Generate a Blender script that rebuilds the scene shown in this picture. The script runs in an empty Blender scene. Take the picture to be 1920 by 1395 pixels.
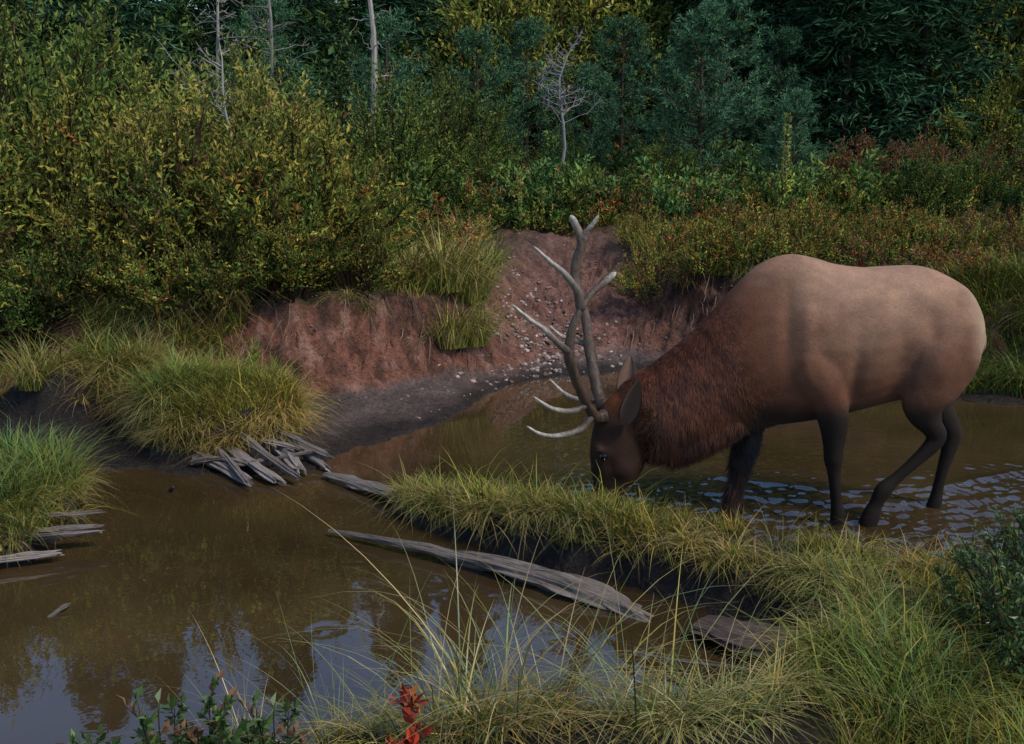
import bpy, math, random, bmesh
import numpy as np
from mathutils import Vector
rng=np.random.default_rng(7); random.seed(7)
scene=bpy.context.scene
# ------------------------------------------------------------------ utils
def set_col(me,col):
    a=me.color_attributes.new('Col','FLOAT_COLOR','POINT')
    c=np.ones((len(col),4),dtype=np.float32); c[:,:3]=col
    a.data.foreach_set('color',c.ravel())
def fast_mesh(name,V,F,col=None,smooth=False,mat=None):
    V=np.asarray(V,dtype=np.float32); F=np.asarray(F,dtype=np.int32)
    me=bpy.data.meshes.new(name)
    me.vertices.add(len(V)); me.vertices.foreach_set('co',V.ravel())
    k=F.shape[1]
    me.loops.add(F.size); me.loops.foreach_set('vertex_index',F.ravel())
    me.polygons.add(len(F)); me.polygons.foreach_set('loop_start',np.arange(0,F.size,k,dtype=np.int32))
    me.update(calc_edges=True)
    if col is not None: set_col(me,col)
    me.polygons.foreach_set('use_smooth',np.full(len(F),smooth))
    if mat: me.materials.append(mat)
    return me
def link(name,me,loc=(0,0,0),rot=(0,0,0),scl=(1,1,1),parent=None):
    o=bpy.data.objects.new(name,me); scene.collection.objects.link(o)
    o.location=loc; o.rotation_euler=rot; o.scale=scl
    if parent: o.parent=parent
    return o
_tab=rng.random((256,256))
def vnoise(x,y,s=0):
    x=np.asarray(x,float)+s*17.31+500; y=np.asarray(y,float)+s*5.77+500
    xi=np.floor(x).astype(int); yi=np.floor(y).astype(int); fx=x-xi; fy=y-yi
    fx=fx*fx*(3-2*fx); fy=fy*fy*(3-2*fy)
    g=lambda a,b:_tab[a%256,b%256]
    return (g(xi,yi)*(1-fx)+g(xi+1,yi)*fx)*(1-fy)+(g(xi,yi+1)*(1-fx)+g(xi+1,yi+1)*fx)*fy
def fbm(x,y,s=0,o=4):
    r=0;a=.5
    for i in range(o):
        r=r+a*vnoise(x*2**i,y*2**i,s+i*3); a*=.5
    return r/(1-.5**o)
def sm(a,b,x):
    t=np.clip((x-a)/(b-a),0,1); return t*t*(3-2*t)
def sdf(poly,x,y):
    x=np.asarray(x,float);y=np.asarray(y,float)
    d=np.full(x.shape,1e9); ins=np.zeros(x.shape,bool); n=len(poly)
    for i in range(n):
        ax,ay=poly[i]; bx,by=poly[(i+1)%n]
        ex,ey=bx-ax,by-ay; t=np.clip(((x-ax)*ex+(y-ay)*ey)/(ex*ex+ey*ey),0,1)
        d=np.minimum(d,np.hypot(x-ax-t*ex,y-ay-t*ey))
        c=((ay>y)!=(by>y)); xx=ax+(y-ay)*ex/(ey if abs(ey)>1e-9 else 1e-9)
        ins^=(c&(x<xx))
    return np.where(ins,d,-d)
def norm(v): return v/np.maximum(np.linalg.norm(v,axis=-1,keepdims=True),1e-9)
def lerp(a,b,t): return a+(b-a)*t[:,None]
# ------------------------------------------------------------------ materials
def newmat(name):
    m=bpy.data.materials.new(name); m.use_nodes=True
    nt=m.node_tree; return m,nt,nt.nodes['Principled BSDF'],nt.nodes['Material Output']
def foliage_mat(name,trans=.3,rough=.5,spec=.3,var=.35,diffuse=False):
    m,nt,p,out=newmat(name); N=nt.nodes;L=nt.links
    a=N.new('ShaderNodeVertexColor'); a.layer_name='Col'
    src=a.outputs[0]
    if var>0:
        oi=N.new('ShaderNodeObjectInfo')
        mr=N.new('ShaderNodeMapRange'); mr.inputs[3].default_value=1-var; mr.inputs[4].default_value=1+var*.7
        L.new(oi.outputs['Random'],mr.inputs[0])
        vm=N.new('ShaderNodeVectorMath');vm.operation='SCALE';L.new(src,vm.inputs[0]);L.new(mr.outputs[0],vm.inputs['Scale']);src=vm.outputs[0]
    if diffuse:
        N.remove(p);p=N.new('ShaderNodeBsdfDiffuse');L.new(src,p.inputs[0])
    else:
        L.new(src,p.inputs['Base Color']);p.inputs['Roughness'].default_value=rough; p.inputs['Specular IOR Level'].default_value=spec
    if trans>0:
        t=N.new('ShaderNodeBsdfTranslucent'); L.new(src,t.inputs[0])
        mx=N.new('ShaderNodeMixShader'); mx.inputs[0].default_value=trans
        L.new(p.outputs[0],mx.inputs[1]);L.new(t.outputs[0],mx.inputs[2]);L.new(mx.outputs[0],out.inputs[0])
    else: L.new(p.outputs[0],out.inputs[0])
    return m
M_leaf=foliage_mat('leaf_material',.2,.5,.3,.2,True)
M_leafn=foliage_mat('near_leaf_material',.15,.4,.4,.1)
M_heath=foliage_mat('heath_material',0,.6,.2,0,True)
M_grass=foliage_mat('grass_material',0,.5,.3,0,True)
M_sedge=foliage_mat('sedge_material',0,.4,.4,0)
M_needle=foliage_mat('needle_material',0,.55,.25,.25,True)
def attr_mat(name,rough,bump_scale,bump,spec=.3,stretch=None,uv=False,nvar=.25,det=6):
    m,nt,p,out=newmat(name); N=nt.nodes;L=nt.links
    a=N.new('ShaderNodeVertexColor'); a.layer_name='Col'
    tc=N.new('ShaderNodeTexCoord'); mp=N.new('ShaderNodeMapping')
    L.new(tc.outputs['UV' if uv else 'Object'],mp.inputs[0])
    if stretch: mp.inputs['Scale'].default_value=stretch
    no=N.new('ShaderNodeTexNoise'); no.inputs['Scale'].default_value=bump_scale; no.inputs['Detail'].default_value=det
    no.inputs['Roughness'].default_value=.65
    L.new(mp.outputs[0],no.inputs['Vector'])
    mr=N.new('ShaderNodeMapRange'); mr.inputs[1].default_value=.3;mr.inputs[2].default_value=.7
    mr.inputs[3].default_value=1-nvar;mr.inputs[4].default_value=1+nvar
    L.new(no.outputs[0],mr.inputs[0])
    vm=N.new('ShaderNodeVectorMath'); vm.operation='SCALE'
    L.new(a.outputs[0],vm.inputs[0]);L.new(mr.outputs[0],vm.inputs['Scale']); L.new(vm.outputs[0],p.inputs['Base Color'])
    b=N.new('ShaderNodeBump'); b.inputs['Strength'].default_value=1; b.inputs['Distance'].default_value=bump
    L.new(no.outputs[0],b.inputs['Height']);L.new(b.outputs[0],p.inputs['Normal'])
    p.inputs['Roughness'].default_value=rough; p.inputs['Specular IOR Level'].default_value=spec
    return m
M_wood=attr_mat('weathered_wood',.8,4,.02,.2,(1.6,5,1),True,.8,8)
M_bark=attr_mat('dead_bark',.8,30,.006,.2,(1,1,.3))
M_ant=attr_mat('antler_material',.45,55,.007,.4,(1,1,.4),nvar=.45)
M_hide=attr_mat('elk_hide',.75,150,.002,.2,(.5,1,1),nvar=.22)
M_fur=foliage_mat('elk_fur',.0,.5,.3,0.0)
M_rock=attr_mat('stone_material',.7,20,.004,.3)
# ------------------------------------------------------------------ terrain height
XS=[-40,-8,-5,-3.34,-2.8,-2.12,-1.42,-1.27,-1.15,-.84,-.52,-.36,0,.69,1.45,2.3,3.3,4.07,8,40]
YS=[7,6.9,6.7,6.6,6.55,6.42,6.3,6.5,6.85,7.25,7.65,8.2,9.05,9.4,9.65,9.2,8.55,8.1,7.5,7.5]
XB=[-40,-6,-3,-2,-1.5,-.9,-.35,.1,1.2,2.5,4,6,40]
YB=[8.0,7.9,7.75,7.8,7.95,8.35,8.75,9.2,9.75,9.6,8.8,8.3,8.3]
TONGUE=[(-.74,5.9),(-.2,5.8),(.3,5.36),(.75,5.02),(1.3,4.68),(1.8,4.48),(2.3,4.43),(2.8,4.53),(3.5,4.8),(5,5.1),(9,5.6),(40,5.6),(40,-40),(-40,-40),(-40,1.0),(-4,1.6),(-1.8,2.3),(-1.1,2.85),(-.2,3.1),(.75,3.15),(.95,3.5),(1.3,3.7),(1.35,3.95),(1.1,4.2),(.68,4.5),(.25,4.80),(-.1,5.05),(-.42,5.32),(-.66,5.68)]
ISLET=[(-2.3,5.35),(-2.5,5.85),(-3.3,6.05),(-5,5.9),(-9,5.8),(-9,4.2),(-5,4.3),(-3,4.55),(-2.4,4.9)]
def edge_noise(x,y): return .16*(fbm(x*3.2,y*3.2,2)-.5)+.05*(vnoise(x*14,y*14,5)-.5)
def zones(x,y):
    x=np.asarray(x,float);y=np.asarray(y,float)
    en=edge_noise(x,y)
    dB=y-np.interp(x,XS,YS)+en*2
    dT=sdf(TONGUE,x,y)+en; dI=sdf(ISLET,x,y)+en
    return dB,dT,dI
def bankt(x,y):
    yb=np.interp(x,XB,YB)+.5*(fbm(x*1.6,y*1.6,9)-.5)+.16*(fbm(x*7,y*7,10)-.5)
    w=.62+3.0*np.exp(-((x-.62)/.72)**2)
    return np.clip((y-yb)/w,0,1),w
def tuss(x,y):
    a=.30*sm(.55,.38,np.hypot((x+2.02)/1.0,(y-7.02)/.95)+.4*(vnoise(x*6,y*6,3)-.5)*.5)
    b=.34*sm(.75,.4,np.hypot((x+3.15),(y-7.7))+.3*(vnoise(x*5,y*5,4)-.5))
    return np.maximum(a,b)
def H(x,y):
    x=np.asarray(x,float);y=np.asarray(y,float)
    dB,dT,dI=zones(x,y)
    n=fbm(x*5,y*5,11)-.5; n0=fbm(x*.9,y*.9,12)-.5
    bt,w=bankt(x,y)
    hb=np.where(dB>0,.01+.10*np.clip(dB/.9,0,1),np.maximum(-.4,dB*.35))
    prof=bt*bt*(3-2*bt)*.45+.55*bt
    hb=hb+np.where(dB>0,prof*.72+.055*np.clip(y-9.5,0,9)+.2*np.clip(y-18,0,34)+.02*np.clip(y-52,0,200)+tuss(x,y)*(1-bt),0)
    hb=hb+np.where(dB>0,n*.12*np.clip(dB,0,1)*(.5+bt)+n0*.25*np.clip((y-9)/4,0,1),0)
    back=np.clip((5.6-y)*.25,0,.15)*sm(2.2,1.0,x)
    top=.085+back+.05*(n+n0)+.05*sm(1.0,2.0,x)
    ht=np.where(dT>0,top*sm(0,.10,dT),np.maximum(-.4,dT*1.2))
    ht=ht+np.where(y<2.2,.1*sm(2.4,1.2,y),0)
    hi=np.where(dI>0,(.2+.06*n)*sm(0,.12,dI),np.maximum(-.4,dI*1.0))
    return np.maximum(np.maximum(hb,ht),hi)
def axis(segs): return np.concatenate([np.arange(a,b,s) for a,b,s in segs])
def grow(start,end,step,f=1.15):
    r=[];v=start;s=step
    while v<end: r.append(v); v+=s; s*=f
    r.append(end); return np.array(r)
gx=np.concatenate([-grow(5.5,180,.1)[::-1],np.arange(-5.48,-2.6,.04),np.arange(-2.6,2.4,.025),np.arange(2.4,5.46,.04),grow(5.5,180,.1)])
gy=np.concatenate([-grow(0,60,.3)[::-1],axis([(.2,2,.12),(2,6.2,.04),(6.2,10.5,.025),(10.5,14,.06)]),grow(14,260,.12,1.07)])
GX,GY=np.meshgrid(gx,gy); x=GX.ravel();y=GY.ravel()
z=H(x,y)
nx=len(gx);ny=len(gy)
idx=np.arange(nx*ny).reshape(ny,nx)
F=np.stack([idx[:-1,:-1],idx[:-1,1:],idx[1:,1:],idx[1:,:-1]],-1).reshape(-1,4)
bt,w=bankt(x,y); dB,dT,dI=zones(x,y)
steep=np.clip(bt*(1-bt)*4,0,1)*(dB>0)*(y<13)
y2=y-steep*.16*(fbm(x*5,z*9+y,21)-.35)
clod=fbm(x*13,y*13,22)
z=z+steep*(.15*(clod-.5)+.08*(vnoise(x*30,y*30,23)-.5))+(dB>0)*(y<13)*.012*(vnoise(x*22,y*22,24)-.5)
mud=np.array([.030,.022,.019]);beach=np.array([.125,.088,.080]);red=np.array([.225,.090,.056]);soil=np.array([.05,.035,.018]);dusty=np.array([.32,.195,.155]);green=np.array([.05,.052,.018])
n=fbm(x*3,y*3,31);n2=fbm(x*11,y*11,32)
c=np.where((y>6.2)[:,None],lerp(mud[None]*1,beach[None],sm(.02,.10,z+.06*(n-.5))*sm(-1.9,-.9,x)),np.tile(mud,(len(x),1)))
rb=sm(.03,.16,bt)*(dB>0)*(y<14)
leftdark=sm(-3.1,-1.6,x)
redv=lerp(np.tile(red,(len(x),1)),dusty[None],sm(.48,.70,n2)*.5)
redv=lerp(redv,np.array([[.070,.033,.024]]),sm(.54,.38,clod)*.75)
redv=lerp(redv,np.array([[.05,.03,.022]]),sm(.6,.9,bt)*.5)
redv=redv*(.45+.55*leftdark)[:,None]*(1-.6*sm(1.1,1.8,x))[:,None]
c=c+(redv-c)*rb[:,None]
tr=np.exp(-((x-.62)/.75)**2)*sm(.05,.2,bt)*(dB>0)
c=c+(dusty*np.array([.58,.50,.50])*(.5+.8*n2)[:,None]-c)*(tr*.75)[:,None]
topm=sm(.9,1,bt)*(y<200)*(dB>0)*(1-.85*np.exp(-((x-.6)/.9)**2)*(y<13.2))
c=c+(lerp(np.tile(soil,(len(x),1)),green[None],n)-c)*topm[:,None]
lw=np.maximum(sm(.12,.2,dT),sm(.12,.2,dI))*(y<6.3)
c=c+(soil*.7-c)*lw[:,None]
c=c*(.7+.6*n2)[:,None]
V=np.stack([x,y2,z],1)
m,nt,p,out=newmat('ground_material'); N=nt.nodes;L=nt.links
a=N.new('ShaderNodeVertexColor');a.layer_name='Col'
tc=N.new('ShaderNodeTexCoord')
no=N.new('ShaderNodeTexNoise');no.inputs['Scale'].default_value=26;no.inputs['Detail'].default_value=9;no.inputs['Roughness'].default_value=.72
vo=N.new('ShaderNodeTexVoronoi');vo.inputs['Scale'].default_value=45
L.new(tc.outputs['Object'],no.inputs['Vector']);L.new(tc.outputs['Object'],vo.inputs['Vector'])
mr=N.new('ShaderNodeMapRange');mr.inputs[1].default_value=.3;mr.inputs[2].default_value=.7;mr.inputs[3].default_value=.4;mr.inputs[4].default_value=1.6
L.new(no.outputs[0],mr.inputs[0])
vm=N.new('ShaderNodeVectorMath');vm.operation='SCALE';L.new(a.outputs[0],vm.inputs[0]);L.new(mr.outputs[0],vm.inputs['Scale']);L.new(vm.outputs[0],p.inputs['Base Color'])
b1=N.new('ShaderNodeBump');b1.inputs['Distance'].default_value=.04;L.new(no.outputs[0],b1.inputs['Height'])
b2=N.new('ShaderNodeBump');b2.inputs['Distance'].default_value=.010;b2.inputs['Strength'].default_value=.8;L.new(vo.outputs[0],b2.inputs['Height']);L.new(b1.outputs[0],b2.inputs['Normal']);L.new(b2.outputs[0],p.inputs['Normal'])
sx=N.new('ShaderNodeSeparateXYZ');L.new(tc.outputs['Object'],sx.inputs[0])
mr2=N.new('ShaderNodeMapRange');mr2.inputs[1].default_value=.02;mr2.inputs[2].default_value=.16;mr2.inputs[3].default_value=.3;mr2.inputs[4].default_value=.85
L.new(sx.outputs[2],mr2.inputs[0]);L.new(mr2.outputs[0],p.inputs['Roughness'])
p.inputs['Specular IOR Level'].default_value=.35
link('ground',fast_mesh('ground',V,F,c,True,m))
# ------------------------------------------------------------------ water
wx=np.concatenate([[-60,-30,-15,-10,-8,-6],axis([(-5,-1.6,.15),(-1.6,-.2,.03),(-.2,4.2,.014),(4.2,6,.1)]),[6,8,10,15,30,60]])
wy=np.concatenate([[0,1],axis([(1.5,3.6,.1),(3.6,4.4,.03),(4.4,6.6,.014),(6.6,7.6,.03),(7.6,10.2,.08)]),[10.2,10.6]])
WX,WY=np.meshgrid(wx,wy);x=WX.ravel();y=WY.ravel();z=np.zeros_like(x)
for (sx_,sy_,A,k,Lr,ph) in [(1.78,5.45,.0032,72,.8,0),(1.2,5.62,.0028,80,.6,1),(1.96,5.45,.0034,62,.9,2),(2.42,5.75,.0028,70,.8,.5),(.53,5.55,.0016,85,.35,0),(3.0,5.2,.0018,50,.8,1)]:
    r=np.hypot(x-sx_,(y-sy_))+.16*fbm(x*5,y*5,41)
    z+=A*np.sin(k*r+ph)*np.exp(-r/Lr)*(.1+1.5*fbm(x*4+sx_,y*4,42))
r=np.hypot(x+.8,y-4.15);z+=.0016*np.sin(85*r)*np.exp(-((r-.06)/.05)**2)
r0=np.hypot((x-1.95)/1.5,(y-5.3)/.85)
z+=(.024*(fbm(x*15,y*22,43,3)-.5)+.016*(fbm(x*5,y*9,44,3)-.5))*np.exp(-r0**2*.8)
wv=np.exp(-((y-(6.2+.22*np.sin(x*2.2)+.06*fbm(x*4,0*x,46)))/.045)**2)*sm(1.0,1.5,x)*sm(4.2,3.2,x); z+=.012*wv
wv=np.exp(-((y-(5.95+.15*np.sin(x*1.7+1)))/.04)**2)*sm(.9,1.3,x)*sm(4.0,2.8,x); z+=.009*wv
z+=.0005*(fbm(x*5,y*5,45)-.5)
nx=len(wx);ny=len(wy);idx=np.arange(nx*ny).reshape(ny,nx)
F=np.stack([idx[:-1,:-1],idx[:-1,1:],idx[1:,1:],idx[1:,:-1]],-1).reshape(-1,4)
m,nt,p,out=newmat('pond_water_material');N=nt.nodes;L=nt.links
tc=N.new('ShaderNodeTexCoord')
no=N.new('ShaderNodeTexNoise');no.inputs['Scale'].default_value=.9;no.inputs['Detail'].default_value=5;L.new(tc.outputs['Object'],no.inputs['Vector'])
cr=N.new('ShaderNodeValToRGB');cr.color_ramp.elements[0].color=(.036,.022,.010,1);cr.color_ramp.elements[1].color=(.074,.047,.020,1)
cr.color_ramp.elements[0].position=.35;cr.color_ramp.elements[1].position=.7
L.new(no.outputs[0],cr.inputs[0]);L.new(cr.outputs[0],p.inputs['Base Color'])
p.inputs['Roughness'].default_value=.012;p.inputs['IOR'].default_value=2.15
nb=N.new('ShaderNodeTexNoise');nb.inputs['Scale'].default_value=7;nb.inputs['Detail'].default_value=3;L.new(tc.outputs['Object'],nb.inputs['Vector'])
bb=N.new('ShaderNodeBump');bb.inputs['Distance'].default_value=.0008;bb.inputs['Strength'].default_value=1;L.new(nb.outputs[0],bb.inputs['Height']);L.new(bb.outputs[0],p.inputs['Normal'])
link('pond_water',fast_mesh('pond_water',np.stack([x,y,z],1),F,None,True,m))
# ------------------------------------------------------------------ tubes / lofts
def catmull(P,n):
    P=np.asarray(P,float);Q=np.vstack([2*P[0]-P[1],P,2*P[-1]-P[-2]]);out=[]
    for i in range(1,len(Q)-2):
        for t in np.linspace(0,1,n,endpoint=False):
            a,b,c_,d=Q[i-1],Q[i],Q[i+1],Q[i+2]
            out.append(.5*((2*b)+(-a+c_)*t+(2*a-5*b+4*c_-d)*t*t+(-a+3*b-3*c_+d)*t**3))
    out.append(P[-1]);return np.array(out)
class MB:
    def __init__(s): s.V=[];s.F=[];s.C=[];s.U=[];s.n=0
    def add(s,V,F,C,U=None):
        V=np.asarray(V,float); s.V.append(V); s.F.append(np.asarray(F)+s.n); s.n+=len(V)
        C=np.asarray(C,float); s.C.append(np.tile(C,(len(V),1)) if C.ndim==1 else C)
        s.U.append(np.zeros((len(V),2)) if U is None else U)
    def tube(s,P,R,col,k=6,flat=None,rough=0,seed=0,grain=0):
        P=np.asarray(P,float);n=len(P);R=np.broadcast_to(np.asarray(R,float),(n,))
        T=norm(np.gradient(P,axis=0)); ref=np.array([0,0,1.]) if abs(T[:,2]).mean()<.8 else np.array([0,1.,0])
        A=norm(np.cross(T,ref));B=np.cross(T,A)
        th=np.arange(k)*2*np.pi/k
        fl=1 if flat is None else flat
        rr=R[:,None]*np.ones(k)[None]
        if rough: rr=rr*(1+rough*(vnoise(np.arange(n)[:,None]*.35+seed*3,np.arange(k)[None]*.9+seed,7)-.5)*2)
        if grain: rr=rr*(1+grain*(vnoise(np.arange(n)[:,None]*.08+seed*3,np.arange(k)[None]*.8+seed*7,8)-.5)*2)
        V=P[:,None]+rr[...,None]*(np.cos(th)[None,:,None]*A[:,None]+fl*np.sin(th)[None,:,None]*B[:,None])
        if grain:   # splintered, uneven end
            e=(rng.random(k)-.3)*.12; V[-1]+=T[-1]*e[:,None]; V[-2]+=T[-2]*e[:,None]*.4
        I=np.arange(n*k).reshape(n,k);J=np.roll(I,-1,1)
        F=np.stack([I[:-1],J[:-1],J[1:],I[1:]],-1).reshape(-1,4)
        if isinstance(col,np.ndarray) and col.ndim==2 and len(col)==n: C=np.repeat(col,k,0)
        else: C=np.tile(np.asarray(col,float),(n*k,1))
        lens=np.concatenate([[0],np.cumsum(np.linalg.norm(np.diff(P,axis=0),axis=1))])
        U=np.stack([np.repeat(lens,k)+seed*3.3,np.tile(np.abs(th-np.pi)/np.pi,n)],1)
        V=np.vstack([V.reshape(-1,3),P[0:1],P[-1:]]);C=np.vstack([C,C[:1],C[-1:]]);U=np.vstack([U,U[:1],U[-1:]])
        r0=I[0][::-1];r1=I[-1];a0=np.full(k,n*k);a1=a0+1
        F=np.vstack([F,np.stack([r0,np.roll(r0,-1),a0,a0],-1),np.stack([r1,np.roll(r1,-1),a1,a1],-1)])
        s.add(V,F,C,U)
    def arrays(s):
        return np.vstack(s.V),np.vstack(s.F).astype(int),np.vstack(s.C)
    def mesh(s,name,mat,smooth=False,uv=False):
        V,F,C=s.arrays()
        me=quadtri(name,V,F,C,mat,smooth,np.vstack(s.U) if uv else None);return me
def quadtri(name,V,F,C,mat,smooth=False,U=None):
    deg=F[:,2]==F[:,3]
    me=bpy.data.meshes.new(name)
    Fq=F[~deg];Ft=F[deg][:,:3]
    loops=np.concatenate([Fq.ravel(),Ft.ravel()]).astype(np.int32)
    starts=np.concatenate([np.arange(len(Fq))*4,len(Fq)*4+np.arange(len(Ft))*3]).astype(np.int32)
    me.vertices.add(len(V));me.vertices.foreach_set('co',V.astype(np.float32).ravel())
    me.loops.add(len(loops));me.loops.foreach_set('vertex_index',loops)
    me.polygons.add(len(starts));me.polygons.foreach_set('loop_start',starts)
    me.update(calc_edges=True)
    if U is not None:
        ul=me.uv_layers.new(name='UVMap');ul.data.foreach_set('uv',U[loops].astype(np.float32).ravel())
    set_col(me,C);me.polygons.foreach_set('use_smooth',np.full(len(starts),smooth))
    me.materials.append(mat);return me
def leaves(mb,P,D,Ln,Wd,C,fold=.25):
    n=len(P);D=norm(D);R=rng.normal(size=(n,3));S=norm(np.cross(D,R));Nn=np.cross(S,D)
    Ln=np.broadcast_to(Ln,(n,))[:,None];Wd=np.broadcast_to(Wd,(n,))[:,None]
    a=P;b=P+D*Ln*.5+S*Wd*.5+Nn*Wd*fold;c_=P+D*Ln-Nn*Ln*.12;d=P+D*Ln*.5-S*Wd*.5+Nn*Wd*fold
    V=np.stack([a,b,c_,d],1).reshape(-1,3);F=np.arange(4*n).reshape(n,4)
    mb.add(V,F,np.repeat(C,4,0))
def pal(cols,wts,n,jit=.2):
    cols=np.array(cols);wts=np.array(wts,float);i=rng.choice(len(cols),n,p=wts/wts.sum())
    return cols[i]*(1+jit*rng.normal(size=(n,1))).clip(.4,1.8)
G_D=(.055,.105,.026);G_M=(.11,.18,.042);G_Y=(.25,.265,.052);Y_=(.47,.37,.075);O_=(.38,.16,.05);R_=(.26,.06,.035);BR=(.18,.10,.055);G_B=(.07,.14,.06);STR=(.36,.27,.12)
def shrub_mb(h,r,nst,ntw,nlf,ll,cols,wts,up=.5,top_col=None,stemc=(.07,.045,.03),lw=.42,twig=700,low=.75):
    mb=MB()
    az=rng.random(nst)*6.283;rad=r*np.sqrt(rng.random(nst))
    lump=1+.28*np.sin(az*3+rng.random()*6)+.15*np.sin(az*5+rng.random()*6)
    end=np.stack([rad*lump*np.cos(az),rad*lump*np.sin(az),h*(.98-.62*(rad/r)**2.2)*(.66+.4*rng.random(nst))],1)
    st=np.stack([.25*end[:,0],.25*end[:,1],np.zeros(nst)-.05],1)
    mid=st*.45+end*.55+np.stack([.12*rng.normal(size=nst)*r,.12*rng.normal(size=nst)*r,.12*h*np.ones(nst)],1)
    bez=lambda i,t:((1-t)**2)[:,None]*st[i]+(2*t*(1-t))[:,None]*mid[i]+(t*t)[:,None]*end[i]
    ts=np.linspace(0,1,5)
    for i in range(nst):
        P=bez(np.full(5,i),ts);mb.tube(P,np.linspace(.011,.003,5)*max(h,.6),np.array(stemc),3)
    i=rng.integers(0,nst,ntw);t=1-low*rng.random(ntw)**1.3
    p0=bez(i,t);tan=norm(bez(i,np.minimum(t+.05,1.05))-p0)
    out=norm(p0*np.array([1,1,.3])+1e-4)
    d=norm(tan*.5+out*.5+rng.normal(size=(ntw,3))*.5+np.array([0,0,up]))
    tl=h*(.09+.17*rng.random(ntw))
    lowm=p0[:,2]<.12*h; d[lowm,2]=np.abs(d[lowm,2])*.5
    cc=pal(cols,wts,ntw,.15)
    k=nlf//ntw
    sel=rng.random(ntw)<min(1,twig/ntw)
    for j in np.where(sel)[0]:
        mb.tube(np.stack([p0[j],p0[j]+d[j]*tl[j]]),[.0035*max(h,.5),.0015],np.array(stemc),3)
    tt=(np.arange(k)+.5)/k
    P=(p0[:,None]+d[:,None]*(tl[:,None]*(.1+.95*tt))[...,None]).reshape(-1,3)
    D=norm(np.repeat(d,k,0)*.6+rng.normal(size=(ntw*k,3))*.6+np.array([0,0,.25]))
    C=np.repeat(cc,k,0)*(1+.25*rng.normal(size=(ntw*k,1))).clip(.4,1.9)
    if top_col is not None:
        f=(sm(.35,.95,P[:,2]/h)*rng.random(len(P))*.85*np.repeat(rng.random(ntw)*1.4,k))[:,None].clip(0,1); C=C*(1-f)+np.array(top_col)*f
    L_=ll*(.55+.65*rng.random(len(P)))
    leaves(mb,P,D,L_,L_*lw,C)
    return mb
def shrub(name,*a,mat=None,**k): return shrub_mb(*a,**k).mesh(name,mat or M_leaf)
# ------------------------------------------------------------------ baked scatter: one mesh
def bake(name,protos,pts,ids,scl,tilt,mat,tint=.15,hue=.5):
    Vs=[];Fs=[];Cs=[];o=0
    pts=np.asarray(pts);ids=np.asarray(ids);n=len(pts)
    f=fbm(pts[:,0]*1.7,pts[:,1]*1.7,77)-.5
    rz=rng.random(n)*6.283;tx=rng.normal(size=n)*tilt;ty=rng.normal(size=n)*tilt;tn=(1+tint*rng.normal(size=n)+.9*(fbm(pts[:,0]*2.6,pts[:,1]*2.6,78)-.5)).clip(.4,1.7)
    hu=np.stack([1+hue*2*f,1+0*f,1-hue*f],1)
    for k,(PV,PF,PC) in enumerate(protos):
        s=np.where(ids==k)[0]
        if not len(s): continue
        c_,s_=np.cos(rz[s])[:,None],np.sin(rz[s])[:,None]
        X=PV[None,:,0]*c_-PV[None,:,1]*s_;Y=PV[None,:,0]*s_+PV[None,:,1]*c_;Z=PV[None,:,2]*np.ones_like(X)
        X=X+Z*tx[s][:,None];Y=Y+Z*ty[s][:,None]
        V=np.stack([X,Y,Z],-1)*scl[s][:,None,None]+pts[s][:,None]
        Vs.append(V.reshape(-1,3).astype(np.float32));m_=len(PV)
        Fs.append((PF[None]+(np.arange(len(s))*m_)[:,None,None]).reshape(-1,4)+o);o+=len(s)*m_
        Cs.append((PC[None]*(tn[s][:,None]*hu[s])[:,None]).reshape(-1,3).astype(np.float32))
    me=quadtri(name,np.vstack(Vs),np.vstack(Fs),np.vstack(Cs),mat)
    return link(name,me)
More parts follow.
